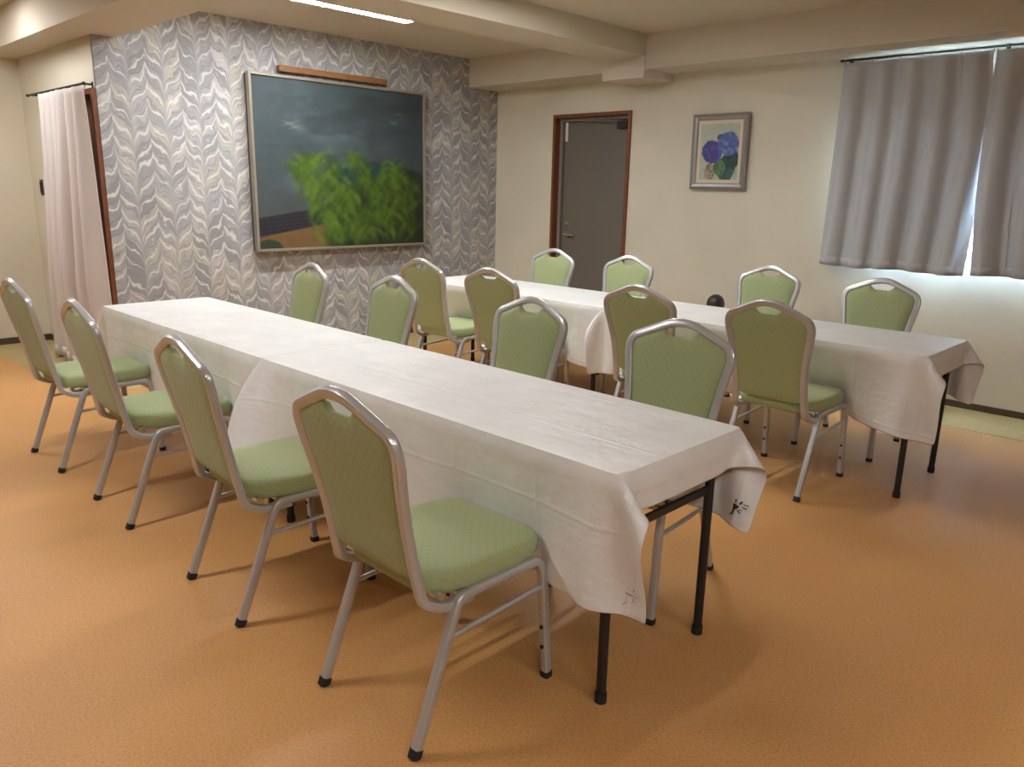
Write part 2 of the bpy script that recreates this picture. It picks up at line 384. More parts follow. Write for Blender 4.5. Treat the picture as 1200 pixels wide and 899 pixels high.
# window_1 in the door wall, mostly hidden by the grey curtains
def window():
    d = bpy.data.objects.new('window_1', None); COL.objects.link(d); d['kind'] = 'structure'
    bm = bmesh.new(); w = 0.035
    y0, y1 = YW+0.06, YW+0.13
    for x0, x1, z0, z1 in ((WX0, WX0+w, WZ0, WZ1), (WX1-w, WX1, WZ0, WZ1), (WX0, WX1, WZ0, WZ0+w), (WX0, WX1, WZ1-w, WZ1)):
        add_box(bm, x0, x1, y0, y1, z0, z1, 0.003)
    from_bm('window_frame', bm, M['alu'], d)
    xm = (WX0+WX1)/2
    for i, (a, b_, yy) in enumerate(((WX0+w, xm+0.02, y0+0.015), (xm-0.02, WX1-w, y0+0.04))):
        bm = bmesh.new(); s = 0.03
        for x0, x1, z0, z1 in ((a, a+s, WZ0+w, WZ1-w), (b_-s, b_, WZ0+w, WZ1-w), (a+s, b_-s, WZ0+w, WZ0+w+s), (a+s, b_-s, WZ1-w-s, WZ1-w)):
            add_box(bm, x0, x1, yy, yy+0.022, z0, z1, 0.002)
        f = from_bm('window_sash', bm, M['alu'], d)
        box('window_pane', a+s, b_-s, yy+0.009, yy+0.013, WZ0+w+s, WZ1-w-s, M['glass'], f)
    box('window_sill', WX0-0.0, WX1+0.0, YW-0.006, YW+0.06, WZ0-0.02, WZ0+0.004, M['white_plastic'], d, 0.002)
window()

# ------------------------------------------------------------------ ceiling strips
def strip(x, y0, y1, label, alongx=False, w=0.045):
    cx, cy = (x, (y0+y1)/2)
    if alongx: t = thing('ceiling_light', label, 'ceiling light', ((y0+y1)/2, x, ZC), R(90), 'recessed strip lights in the ceiling')
    else: t = thing('ceiling_light', label, 'ceiling light', (x, cy, ZC), 0, 'recessed strip lights in the ceiling')
    L = (y1-y0)/2; bm = bmesh.new()
    for a, b_, c_, d_ in ((-w-0.008, -w, -L-0.01, L+0.01), (w, w+0.008, -L-0.01, L+0.01), (-w, w, -L-0.01, -L), (-w, w, L, L+0.01)):
        add_box(bm, a, b_, c_, d_, -0.010, 0.0)
    from_bm('trim_frame', bm, M['white_plastic'], t)
    box('light_diffuser', -w, w, -L, L, -0.007, -0.001, M['lamp'], t)
    return t
strip(-5.0, 2.30, 3.96, 'white glowing strip light in the ceiling bay before the painting')
strip(-3.1, 2.72, 3.96, 'strip light in the middle ceiling bay above the back table row')
strip(-6.4, 0.2, 1.44, 'strip light near the far left wall')
strip(-3.1, -0.6, 0.64, 'strip light over the open floor before the front chairs')
strip(0.9, -0.9, 0.34, 'strip light above the open floor right of the front table')
strip(1.9, 0.4, 1.64, 'added unseen strip light brightening the right-hand floor')  # extra strip added out of view to lift the right-hand floor

# ------------------------------------------------------------------ banquet chair (local: +Y faces the table, origin on the floor)
def back_y(z): return float(np.interp(z, [0.36, 0.40, 0.578, 0.758, 0.93], [-0.192, -0.200, -0.236, -0.278, -0.315]))
def make_chair():
    t = thing('banquet_chair', '', 'chair', group='green banquet chairs around the two table rows')
    prof = rrect(0.0125, 0.0125, 0.005, 2)
    # back frame: one loop, its two ends bend forward under the seat
    half = [(0.176, 0.412), (0.170, 0.50), (0.172, 0.60), (0.186, 0.70), (0.201, 0.775), (0.2035, 0.815)]
    left = [(-0.192, -0.05, 0.372), (-0.188, -0.145, 0.366), (-0.180, -0.196, 0.395)] + [(-x, back_y(z), z) for x, z in half]
    top = [(-0.190, back_y(0.846), 0.846), (-0.045, back_y(0.909), 0.909), (0, back_y(0.914), 0.914), (0.045, back_y(0.909), 0.909), (0.190, back_y(0.846), 0.846)]
    pts = left + top + [(-x, y, z) for x, y, z in left[::-1]]
    rad = [0.03]*len(pts)
    bm = bmesh.new()
    path = rounded_path(pts, rad, 4)
    add_tube(bm, path, rrect(0.0125, 0.015, 0.005, 2), Vector((0, 0, 1)))
    from_bm('back_frame', bm, M['silver'], t, True)
    # legs (each with its bend), side rails
    for s in (-1, 1):
        bm = bmesh.new()
        add_tube(bm, rounded_path([(s*0.206, -0.247, 0.012), (s*0.204, -0.112, 0.366), (s*0.203, -0.095, 0.385), (s*0.2, -0.02, 0.387)], [0, 0.05, 0.03, 0], 5), prof)
        lg = from_bm('leg', bm, M['silver'], t, True)
        bm = bmesh.new(); add_tube(bm, [Vector((s*0.2062, -0.2515, 0.0)), Vector((s*0.2055, -0.243, 0.022))], rrect(0.0145, 0.0145, 0.006, 2)); from_bm('rubber_foot', bm, M['rubber'], lg)
        bm = bmesh.new()
        add_tube(bm, rounded_path([(s*0.2, 0.06, 0.387), (s*0.2, 0.196, 0.387), (s*0.203, 0.214, 0.345), (s*0.206, 0.240, 0.012)], [0, 0.045, 0.03, 0], 5), prof)
        lg = from_bm('leg', bm, M['silver'], t, True)
        bm = bmesh.new(); add_tube(bm, [Vector((s*0.206, 0.241, 0.0)), Vector((s*0.206, 0.240, 0.020))], rrect(0.0145, 0.0145, 0.006, 2)); from_bm('rubber_foot', bm, M['rubber'], lg)
        for z, y in ((0.17, 0.2275), (0.105, 0.2325)):
            bm = bmesh.new(); add_tube(bm, [Vector((s*0.2055, y-0.011, z)), Vector((s*0.2055, y-0.017, z))], circ(0.006, 8), Vector((0, 0, 1))); from_bm('bumper', bm, M['rubber'], lg)
        bm = bmesh.new(); add_tube(bm, [Vector((s*0.2, -0.0205, 0.387)), Vector((s*0.2, 0.0605, 0.387))], prof); from_bm('seat_rail', bm, M['silver'], t, True)
        bm = bmesh.new(); add_tube(bm, [Vector((s*0.204, -0.143, 0.285)), Vector((s*0.204, 0.214, 0.302))], circ(0.0075, 8)); from_bm('stretcher', bm, M['silver'], t, True)
        bm = bmesh.new(); add_tube(bm, [Vector((s*0.200, -0.155, 0.405)), Vector((s*0.162, -0.155, 0.405))], circ(0.010, 12), Vector((0, 0, 1))); from_bm('pivot_cap', bm, M['chrome'], t, True)
    for y in (-0.075, 0.17):
        bm = bmesh.new(); add_tube(bm, [Vector((-0.19, y, 0.378)), Vector((0.19, y, 0.378))], rrect(0.009, 0.009, 0.003, 1), Vector((0, 0, 1)))
        from_bm('cross_bar', bm, M['silver'], t)
    # seat cushion
    out = [Vector(p) for p in ((-0.165, -0.185, 0), (0.165, -0.185, 0), (0.205, -0.07, 0), (0.205, 0.15, 0), (0.175, 0.235, 0), (-0.175, 0.235, 0), (-0.205, 0.15, 0), (-0.205, -0.07, 0))]
    n = len(out); ring = []
    for i in range(n):
        a, b_, c_ = out[i-1], out[i], out[(i+1) % n]
        A = b_ + (a-b_).normalized()*min(0.05, (a-b_).length*0.48); B = b_ + (c_-b_).normalized()*min(0.05, (c_-b_).length*0.48)
        for k in range(5): q = k/4; ring.append(A*(1-q)**2+b_*2*q*(1-q)+B*q*q)
    cen = Vector((0, 0.03, 0)); bm = bmesh.new(); rings = []
    for sc, z in ((0.90, 0.3985), (0.965, 0.3985), (0.99, 0.405), (1.0, 0.42), (1.0, 0.438), (0.985, 0.450), (0.955, 0.457), (0.88, 0.461), (0.7, 0.4645), (0.4, 0.467), (0.15, 0.468)):
        rings.append([bm.verts.new(cen + (p-cen)*sc + Vector((0, 0, z))) for p in ring])
    m_ = len(ring)
    for A, B in zip(rings, rings[1:]):
        for i in range(m_): bm.faces.new((A[i], A[(i+1) % m_], B[(i+1) % m_], B[i]))
    bm.faces.new(rings[-1]); bm.faces.new(rings[0][::-1])
    from_bm('seat', bm, M['green'], t, True)
    # backrest pad filling the frame, scooped at the top for the hand hole
    nu, nv = 34, 30; zb, zsh = 0.452, 0.835
    hz = [0.44, 0.50, 0.60, 0.70, 0.775, 0.815, 0.84]; hw = [0.163, 0.1585, 0.1605, 0.1745, 0.1885, 0.191, 0.182]
    def ztop(x):
        a = abs(x); e = float(np.interp(a, [0, 0.045, 0.19], [0.903, 0.899, 0.835]))
        if a < 0.072: e = min(e, 0.860 + 0.027*max(0, (a-0.035)/0.037)**1.5) if a < 0.066 else e - 0.004
        return e
    def pt(i, j, side):
        u = -1+2*i/nu; v = j/nv
        zs = zb+v*(zsh-zb); w = float(np.interp(zs, hz, hw)); x = u*w
        z0 = zb + 0.012*abs(u)**6
        z = z0+v*(ztop(x)-z0)
        e = max(0, 1-abs(u)**8)*max(0, 1-abs(2*v-1)**14)
        off = (0.004 + 0.021*e) if side > 0 else -(0.004+0.009*e)
        return Vector((x, back_y(z)+off, z+off*0.2))
    bm = bmesh.new(); G = {}
    for side in (1, -1):
        for i in range(nu+1):
            for j in range(nv+1): G[side, i, j] = bm.verts.new(pt(i, j, side))
    for side in (1, -1):
        for i in range(nu):
            for j in range(nv):
                q = [G[side, i, j], G[side, i+1, j], G[side, i+1, j+1], G[side, i, j+1]]; bm.faces.new(q if side < 0 else q[::-1])
    for i in range(nu):
        for j in (0, nv): bm.faces.new((G[1, i, j], G[1, i+1, j], G[-1, i+1, j], G[-1, i, j]))
    for j in range(nv):
        for i in (0, nu): bm.faces.new((G[1, i, j], G[1, i, j+1], G[-1, i, j+1], G[-1, i, j]))
    from_bm('backrest', bm, M['green'], t, True)
    return t
chair0 = make_chair()
CH = []      # (x, y, facing, label)
near1 = [(-4.262, 1.285, 1.0), (-3.372, 1.290, -1.5), (-2.376, 1.275, -3), (-1.528, 1.290, 0.0)]
far1 = [(-4.194, 2.237, -4), (-3.351, 2.219, -3), (-2.326, 2.201, -1), (-1.512, 2.202, 8)]
near2 = [(-4.083, 3.601, 2), (-3.377, 3.549, 3), (-2.321, 3.586, 2), (-1.619, 3.620, 0)]
far2 = [(-4.165, 4.445, 2), (-3.426, 4.439, 1), (-2.406, 4.603, 0), (-1.615, 4.438, 3)]
names = ['at the far left end', 'second from the left', 'third from the left', 'at the right end']
def row(lst, face, lab, special):
    for i, (x, y, dz) in enumerate(lst):
        CH.append((x, y, (0 if face > 0 else 180)+dz, special.get(i, lab % names[i])))
row(near1, 1, 'chair seen from behind, %s of the near side of the front row', {3: 'green banquet chair nearest the camera, seen whole from behind at the front table', 0: 'green banquet chair cut by the left picture edge'})
row(far1, -1, 'chair facing the camera across the front table row, %s', {3: 'green chair facing the camera at the right end of the front row'})
row(near2, 1, 'chair with its back to the camera at the back row, %s', {3: 'chair at the right end of the back row, its back to the camera'})
row(far2, -1, 'green banquet chair facing the camera behind the back table row, %s', {0: 'green banquet chair in front of the left side of the grey door', 1: 'green banquet chair by the right jamb of the grey door', 2: 'green chair behind the back table between flower picture and grey curtain', 3: 'green banquet chair behind the back table below the grey curtain'})
for k, (x, y, a, lab) in enumerate(CH):
    if k == 0: chair0.location = (x, y, 0); chair0.rotation_euler = (0, 0, R(a)); chair0['label'] = lab
    else: dup(chair0, (x, y, 0), R(a), lab)

# ------------------------------------------------------------------ folding tables
TW = 0.607
def make_table(L):
    t = thing('folding_table', '', 'table', group='folding tables under white cloths')
    h = L/2; w = TW/2-0.004
    bm = bmesh.new(); add_box(bm, -h, h, -w, w, 0.668, 0.698, 0.004); from_bm('tabletop', bm, M['board'], t)
    for s in (-1, 1): box('apron_rail', -h+0.07, h-0.07, s*(w-0.05)-0.012, s*(w-0.05)+0.012, 0.645, 0.668, M['black'], t)
    for s in (-1, 1):
        x = s*(h-0.058)
        for q in (-1, 1):
            y = q*(w-0.048); bm = bmesh.new()
            add_tube(bm, [Vector((x, y, 0.018)), Vector((x, y, 0.668))], circ(0.0145, 12)); lg = from_bm('leg', bm, M['black'], t, True)
            bm = bmesh.new(); add_tube(bm, [Vector((x, y, 0)), Vector((x, y, 0.03))], circ(0.0175, 12)); from_bm('rubber_foot', bm, M['rubber'], lg, True)
        bm = bmesh.new(); add_tube(bm, [Vector((x, -w+0.05, 0.50)), Vector((x, w-0.05, 0.50))], rrect(0.006, 0.014, 0.003, 1), Vector((1, 0, 0))); from_bm('cross_bar', bm, M['black'], t)
        bm = bmesh.new()
        add_tube(bm, rounded_path([(x, 0.03, 0.50), (x-s*0.03, 0.03, 0.56), (x-s*0.10, 0.03, 0.575), (x-s*0.34, 0.03, 0.655)], 0.04), circ(0.006, 8), Vector((0, 1, 0)))
        from_bm('folding_stay', bm, M['black'], t, True)
        bm = bmesh.new()
        add_tube(bm, rounded_path([(x-s*0.02, -0.10, 0.505), (x-s*0.02, -0.09, 0.585), (x-s*0.02, -0.18, 0.60), (x-s*0.02, -0.25, 0.64)], 0.03), circ(0.005, 8), Vector((1, 0, 0)))
        from_bm('lock_lever', bm, M['chrome'], t, True)
    return t
X1A, XJ, X1B = -4.672, -2.877, -1.077
X2A, XJ2, X2B = -4.675, -2.890, -1.049
Y1, Y2 = 1.501+TW/2, 3.728+TW/2
t0 = make_table(1.775)
t0.location = (X1B-1.78/2, Y1, 0); t0['label'] = 'folding table with black legs showing at the right end of the front row'
dup(t0, ((X1A+XJ)/2-0.01, Y1, 0), 0, 'folding table under the left cloth of the front row')
dup(t0, (X2B-1.78/2, Y2, 0), 0, 'folding table with black legs at the right end of the back row')
dup(t0, ((X2A+XJ2)/2-0.01, Y2, 0), 0, 'folding table under the left cloth of the back row')

# ------------------------------------------------------------------ draped cloths (position based cloth solved here)
TOP = 0.7005
def drape(x0, x1, y0, y1, al, ar, b, bf, seats, seed, flare=0.0, steps=230):
    """rect x0..x1,y0..y1 is the table; al/ar end overhangs, b side overhang; seats = [(xa,xb,y,side)]"""
    rs = np.random.RandomState(seed); h = 0.027
    def axis(lo, a, hi, c):
        n1 = max(0, int(round(a/h))); n2 = max(2, int(round((hi-lo)/h))); n3 = max(0, int(round(c/h)))
        return np.concatenate([lo-a+np.arange(n1)*(a/max(n1, 1)), np.linspace(lo, hi, n2+1), hi+(np.arange(n3)+1)*(c/max(n3, 1))])
    xs = axis(x0, al, x1, ar); ys = axis(y0, b, y1, bf)
    X, Yg = np.meshgrid(xs, ys, indexing='ij')
    P = np.stack([X, Yg, np.full_like(X, TOP)], -1)
    rest = P.copy()
    fixed = ((X >= x0-1e-6) & (X <= x1+1e-6) & (Yg >= y0-1e-6) & (Yg <= y1+1e-6))
    # start already folded most of the way down so it settles quickly
    for arr, lo, hi, ax in ((X, x0, x1, 0), (Yg, y0, y1, 1)):
        pass
    dx = np.where(X > x1, X-x1, np.where(X < x0, X-x0, 0)); dy = np.where(Yg > y1, Yg-y1, np.where(Yg < y0, Yg-y0, 0))
    ad = np.hypot(dx, dy)
    P[..., 0] = np.clip(X, x0, x1) + dx*0.55; P[..., 1] = np.clip(Yg, y0, y1) + dy*0.45; P[..., 2] = TOP - ad*0.8
    P += rs.normal(0, 0.0025, P.shape)*(~fixed)[..., None]
    V = np.zeros_like(P); wgt = (~fixed).astype(float)
    cons = []
    nx, ny = X.shape
    def grp(di, dj, k):
        for oi in (0, 1):
            for oj in (0, 1):
                # colour so that constraints in one group never share a vertex
                I, J = np.meshgrid(np.arange(nx), np.arange(ny), indexing='ij')
                si, sj = abs(di), abs(dj)
                m = np.ones(I.shape, bool)
                if si: m &= ((I//si) % 2 == oi)
                elif oi: continue
                if sj and not si: m &= ((J//sj) % 2 == oj)
                elif sj and si:
                    if oj: continue
                elif oj: continue
                I2, J2 = I+di, J+dj
                m &= (I2 < nx) & (J2 < ny) & (J2 >= 0) & (I2 >= 0)
                a = (I*ny+J)[m]; b_ = (np.clip(I2, 0, nx-1)*ny+np.clip(J2, 0, ny-1))[m]
                wa, wb = wgt.ravel()[a], wgt.ravel()[b_]; keep = (wa+wb) > 0
                a, b_, wa, wb = a[keep], b_[keep], wa[keep], wb[keep]
                L = np.linalg.norm(rest.reshape(-1, 3)[a]-rest.reshape(-1, 3)[b_], axis=1)
                cons.append((a, b_, L, (k*wa/(wa+wb))[:, None], (k*wb/(wa+wb))[:, None]))
    grp(1, 0, 1.0); grp(0, 1, 1.0); grp(1, 1, 0.5); grp(1, -1, 0.5); grp(2, 0, 0.22); grp(0, 2, 0.22)
    fl = fixed.ravel(); home = P.reshape(-1, 3)[fl].copy(); home[:, 2] = TOP
    home[:, :2] = rest.reshape(-1, 3)[fl][:, :2]
    P = P.reshape(-1, 3).copy(); V = V.reshape(-1, 3)
    P[fl] = home
    wind = np.zeros_like(P)
    cm = (np.abs(dx.ravel()) > 0) & (np.abs(dy.ravel()) > 0)
    wind[cm, 0] = np.sign(dx.ravel()[cm])*1.5; wind[cm, 1] = -np.sign(dy.ravel()[cm])*1.4
    if flare:
        lm = (dy.ravel() < 0) & (X.ravel() < x0+0.13); wind[lm, 1] = -3.5*flare; wind[lm & cm, 0] = -2.5*(flare > 0.8)
    dt = 0.016; gz = np.array([0, 0, -9.8])
    for st in range(steps):
        V = (V + (gz+wind)*dt)*0.955; V[fl] = 0; Q = P + V*dt
        for it in range(5):
            for a, b_, L, ka, kb in cons:
                d = Q[b_]-Q[a]; ln = np.linalg.norm(d, axis=1)+1e-9; c_ = ((ln-L)/ln)[:, None]*d
                Q[a] += ka*c_; Q[b_] -= kb*c_
            # the table slab
            ins = (~fl) & (Q[:, 2] > 0.655) & (Q[:, 0] > x0) & (Q[:, 0] < x1) & (Q[:, 1] > y0) & (Q[:, 1] < y1)
            if ins.any():
                q = Q[ins]; dd = np.stack([q[:, 0]-x0, x1-q[:, 0], q[:, 1]-y0, y1-q[:, 1]], 1); k = dd.argmin(1)
                q[k == 0, 0] = x0; q[k == 1, 0] = x1; q[k == 2, 1] = y0; q[k == 3, 1] = y1; Q[ins] = q
            # chairs push the hanging cloth inwards
            for xa, xb, yy, side in seats:
                mx = np.minimum(Q[:, 0]-xa, xb-Q[:, 0]); zz = Q[:, 2]
                lim = yy - side*(np.clip(0.035-mx, 0, 0.035)*1.5)
                m = (mx > -0.01) & (zz < 0.478) & (zz > 0.385) & (~fl)
                if side > 0: m &= (Q[:, 1] < lim) & (Q[:, 1] > y0-0.15); Q[m, 1] = lim[m]
                else: m &= (Q[:, 1] > lim) & (Q[:, 1] < y1+0.15); Q[m, 1] = lim[m]
            Q[fl] = home
        V = (Q-P)/dt; P = Q
    return xs, ys, P.reshape(nx, ny, 3)
def cloth(label, x0, x1, yc, al, ar, b, bf, seats, seed, flare=0.0):
    xs, ys, P = drape(x0, x1, yc-TW/2, yc+TW/2, al, ar, b, bf, seats, seed, flare)
    nx, ny = len(xs), len(ys)
    # gentle unevenness of the sheet on the top
    vs = P.reshape(-1, 3)
    fs = [(i*ny+j, (i+1)*ny+j, (i+1)*ny+j+1, i*ny+j+1) for i in range(nx-1) for j in range(ny-1)]
    o = from_py('tablecloth', vs, fs, M['cloth'], smooth=True); me = o.data
    uv = me.uv_layers.new(name='UVMap'); U = np.stack(np.meshgrid(xs, ys, indexing='ij'), -1).reshape(-1, 2)
    li = np.zeros(len(me.loops), dtype=np.int32); me.loops.foreach_get('vertex_index', li)
    uv.data.foreach_set('uv', U[li].astype(np.float32).ravel())
    cr = me.attributes.new('crease_edge', 'FLOAT', 'EDGE'); ey0, ey1 = yc-TW/2, yc+TW/2
    ev = np.zeros(len(me.edges)*2, dtype=np.int32); me.edges.foreach_get('vertices', ev); ev = ev.reshape(-1, 2)
    A, B = U[ev[:, 0]], U[ev[:, 1]]; val = np.zeros(len(ev), dtype=np.float32)
    for ax, q in ((0, x0), (0, x1), (1, ey0), (1, ey1)):
        o_ = 1-ax; lo, hi = ((x0, x1), (ey0, ey1))[o_]
        val[(abs(A[:, ax]-q) < 1e-5) & (abs(B[:, ax]-q) < 1e-5) & (A[:, o_] > lo-1e-5) & (A[:, o_] < hi+1e-5) & (B[:, o_] > lo-1e-5) & (B[:, o_] < hi+1e-5)] = 0.75
    cr.data.foreach_set('value', val)
    so = o.modifiers.new('thickness', 'SOLIDIFY'); so.thickness = 0.0016; so.offset = 1.0
    sb = o.modifiers.new('smooth', 'SUBSURF'); sb.levels = 1; sb.render_levels = 1
    tag(o, label, 'tablecloth', 'white tablecloths'); return o, xs, ys, P
def near_seats(lst): return [(x-0.212, x+0.212, y+0.239, 1) for x, y, d in lst]
def far_seats(lst): return [(x-0.212, x+0.212, y-0.239, -1) for x, y, d in lst]
s1 = near_seats(near1)+far_seats(far1); s2 = near_seats(near2)+far_seats(far2)
OB, OF, OE = 0.362, 0.272, 0.118
clA = cloth('white cloth hanging over the right-hand table of the front row, printed marks at its corners', XJ, X1B, Y1, OE, OE, OB, OF, s1, 3, 1.0)
clB = cloth('white cloth over the left-hand table of the front row, in front of the wallpaper', X1A, XJ-0.0012, Y1, OE, 0.0, OB, OF, s1, 5)
clC = cloth('white cloth over the right-hand table of the back row, below the grey curtain', XJ2, X2B, Y2, OE, OE, OB, OF, s2, 8, 0.2)
clD = cloth('white cloth over the left-hand table of the back row, in front of the grey door', X2A, XJ2-0.0012, Y2, OE, 0.0, OB, OF, s2, 11)
# printed marks near the cloth corners, laid on the cloth surface
def on_cloth(c, u, v, off):
    o, xs, ys, P = c
    i = int(np.clip(np.searchsorted(xs, u)-1, 0, len(xs)-2)); j = int(np.clip(np.searchsorted(ys, v)-1, 0, len(ys)-2))
    a = (u-xs[i])/(xs[i+1]-xs[i]); b_ = (v-ys[j])/(ys[j+1]-ys[j])
    p = P[i, j]*(1-a)*(1-b_)+P[i+1, j]*a*(1-b_)+P[i, j+1]*(1-a)*b_+P[i+1, j+1]*a*b_
    n = np.cross(P[i+1, j]-P[i, j], P[i, j+1]-P[i, j]); n /= np.linalg.norm(n)+1e-9
    return p+n*off
def mark(c, u0, v0, sv, su, m, off, scale=1.0):
    """strokes in a small frame: x to the right, y up"""
    strokes = [[(-.5, .95), (-.32, .98), (-.28, .62), (-.46, .60)], [(.0, .62), (.16, 1.0), (.36, .98), (.2, .60)],
               [(.45, .78), (1.05, .80), (1.05, .72), (.45, .70)], [(-.62, .42), (.95, .46), (.93, .36), (-.6, .30)],
               [(-.62, .40), (.16, .40), (-.12, -.05), (-.5, .0)], [(-.5, .05), (-.22, .05), (-.3, -.72), (-.5, -.74)],
               [(-.36, -.66), (-.68, -.98), (-.74, -.86), (-.48, -.58)], [(.02, -.02), (.5, -.22), (.46, -.32), (.0, -.14)], [(.12, .06), (.5, .12), (.5, .04), (.12, -.02)]]
    vs, fs = [], []; k = 0.022*scale
    for s in strokes:
        b0 = len(vs)
        for x, y in s: vs.append(on_cloth(c, u0+su*x*k, v0+sv*y*k, off))
        fs.append((b0, b0+1, b0+2, b0+3))
    o = from_py('printed_mark', vs, fs, m, c[0]); return o
mark(clA, X1B+OE-0.055, Y1-TW/2-OB+0.06, 1, 1, M['print_faint'], 0.0028, 1.25)
mark(clA, X1B+OE-0.055, Y1+TW/2+OF-0.06, -1, 1, M['print'], -0.0018, 1.3)

# ------------------------------------------------------------------ pictures
def paint(name, parent, w, h, fn, nx, nz, m_name, place):
    us = np.linspace(0, 1, nx); vs_ = np.linspace(0, 1, nz); U, V = np.meshgrid(us, vs_, indexing='ij')
    rgb = fn(U, V); pts = [place(u*w, v*h) for u in us for v in vs_]
    fs = [(i*nz+j, (i+1)*nz+j, (i+1)*nz+j+1, i*nz+j+1) for i in range(nx-1) for j in range(nz-1)]
    m = mat(m_name, (0.5, 0.5, 0.5), 0.5); g = N(m); a = g.n('ShaderNodeVertexColor'); a.layer_name = 'pigment'; g.base(a.outputs[0])
    g.bump(g.noise(g.coord('Object'), 140, 3), 0.2, 0.002)
    o = from_py(name, pts, fs, m, parent); ca = o.data.color_attributes.new('pigment', 'FLOAT_COLOR', 'POINT')
    buf = np.concatenate([rgb.reshape(-1, 3), np.ones((rgb.size//3, 1))], 1).astype(np.float32); ca.data.foreach_set('color', buf.ravel()); return o
def vnoise(U, V, fx, fy, seed):
    rs = np.random.RandomState(seed); gx, gy = int(fx)+3, int(fy)+3; G = rs.rand(gx, gy)
    x = U*fx; y = V*fy; i = np.floor(x).astype(int); j = np.floor(y).astype(int); a = x-i; b_ = y-j; a = a*a*(3-2*a); b_ = b_*b_*(3-2*b_)
    return G[i, j]*(1-a)*(1-b_)+G[i+1, j]*a*(1-b_)+G[i, j+1]*(1-a)*b_+G[i+1, j+1]*a*b_
def fbm(U, V, fx, fy, seed): return (vnoise(U, V, fx, fy, seed)*0.5+vnoise(U, V, fx*2, fy*2, seed+1)*0.3+vnoise(U, V, fx*4, fy*4, seed+2)*0.2)
def blend(c, col, a): return c*(1-a[..., None])+np.array(col)*a[..., None]
def sm(x, a, b_): t = np.clip((x-a)/(b_-a), 0, 1); return t*t*(3-2*t)
def big_painting(U, V):      # u 0..1 left to right, v 0..1 bottom to top
    n = fbm(U, V, 4, 7, 1); n2 = fbm(U, V, 30, 24, 5)
    c = np.zeros(U.shape+(3,))+np.array([0.060, 0.088, 0.098])
    c = blend(c, [0.105, 0.15, 0.17], sm(n, 0.35, 0.75)*(1-U*0.75))
    c = blend(c, [0.035, 0.042, 0.045], sm(fbm(U, V, 3, 9, 9), 0.5, 0.75)*0.6)
    c = blend(c, [0.030, 0.045, 0.055], sm(U, 0.3, 1.0)*0.5)
    c = blend(c, [0.09, 0.10, 0.095], sm(V, 0.5, 0.2)*(1-sm(U, 0.25, 0.45))*0.5)
    # low dark wall, ochre ground
    wt = 0.19+U*0.17; wb_ = 0.075+U*0.20
    c = blend(c, [0.022, 0.020, 0.030], sm(wt-V, 0, 0.01)*(U < 0.5)); c = blend(c, [0.05, 0.047, 0.06], (np.sin(V*260-U*30) > 0.5)*(V < wt)*(V > wb_)*(U < 0.5)*0.5)
    c = blend(c, [0.20, 0.115, 0.045], sm(wb_-V, 0, 0.01)*(U < 0.52))
    c = blend(c, [0.02, 0.05, 0.03], (((U-0.05)/0.075)**2+((V-0.0)/0.055)**2 < 1)*0.9)
    # dark teal hills and undergrowth
    ridge = 0.52+0.025*np.sin(U*11)+0.01*np.sin(U*31)
    c = blend(c, [0.008, 0.050, 0.052], sm(ridge-V, 0, 0.015)*sm(U, 0.40, 0.47))
    c = blend(c, [0.016, 0.022, 0.014], sm(0.47+0.06*np.sin(U*9)-V, 0, 0.06)*sm(U, 0.34+0.0*V, 0.42))
    # foliage masses of overlapping fronds
    rs = np.random.RandomState(4)
    # (u, v, spread u, spread v, brightness, strokes)
    masses = [(0.30, 0.52, 0.055, 0.045, 0.9, 26), (0.245, 0.47, 0.03, 0.05, 0.9, 20), (0.29, 0.40, 0.05, 0.08, 1.0, 36), (0.31, 0.28, 0.035, 0.08, 0.9, 22), (0.40, 0.47, 0.05, 0.06, 0.75, 26), (0.44, 0.37, 0.06, 0.07, 0.8, 34),
              (0.50, 0.27, 0.06, 0.08, 0.9, 40), (0.40, 0.17, 0.035, 0.07, 1.05, 26), (0.43, 0.07, 0.05, 0.035, 1.0, 22), (0.55, 0.16, 0.05, 0.07, 0.75, 28), (0.62, 0.08, 0.07, 0.035, 0.6, 22),
              (0.555, 0.55, 0.035, 0.03, 0.55, 16), (0.60, 0.45, 0.03, 0.06, 0.5, 18), (0.66, 0.38, 0.04, 0.06, 0.7, 26), (0.74, 0.42, 0.05, 0.06, 0.75, 30), (0.80, 0.47, 0.03, 0.05, 0.8, 20), (0.83, 0.35, 0.03, 0.08, 0.75, 22),
              (0.68, 0.22, 0.05, 0.08, 0.85, 34), (0.76, 0.16, 0.05, 0.07, 0.75, 30), (0.92, 0.38, 0.03, 0.06, 0.4, 16), (0.88, 0.24, 0.05, 0.09, 0.3, 24), (0.90, 0.10, 0.05, 0.05, 0.2, 14)]
    jobs = [m_ for m_ in masses for _ in range(m_[5])]; rs.shuffle(jobs)
    for mx_, my_, sx, sy, br0, _ in jobs:
        x = mx_+rs.normal()*sx*0.75; y = my_+rs.normal()*sy*0.75
        if y < 0.02 or y > 0.60: continue
        side = 1 if rs.rand() < 0.5 else -1
        ang = -1.57+side*(0.35+0.45*rs.rand()); L = 0.025+0.040*rs.rand(); wd = 0.008+0.010*rs.rand()
        du, dv = U-x, V-y; p = du*math.cos(ang)+dv*math.sin(ang); q = -du*math.sin(ang)+dv*math.cos(ang)+side*p*p*5
        d = (p/L)**2+(q/wd)**2
        br = rs.rand()**1.3; col = np.array([0.035+0.115*br, 0.085+0.19*br, 0.008+0.014*br])*(0.35+0.65*br0)
        c = blend(c, col, np.exp(-d*1.2)*0.72)
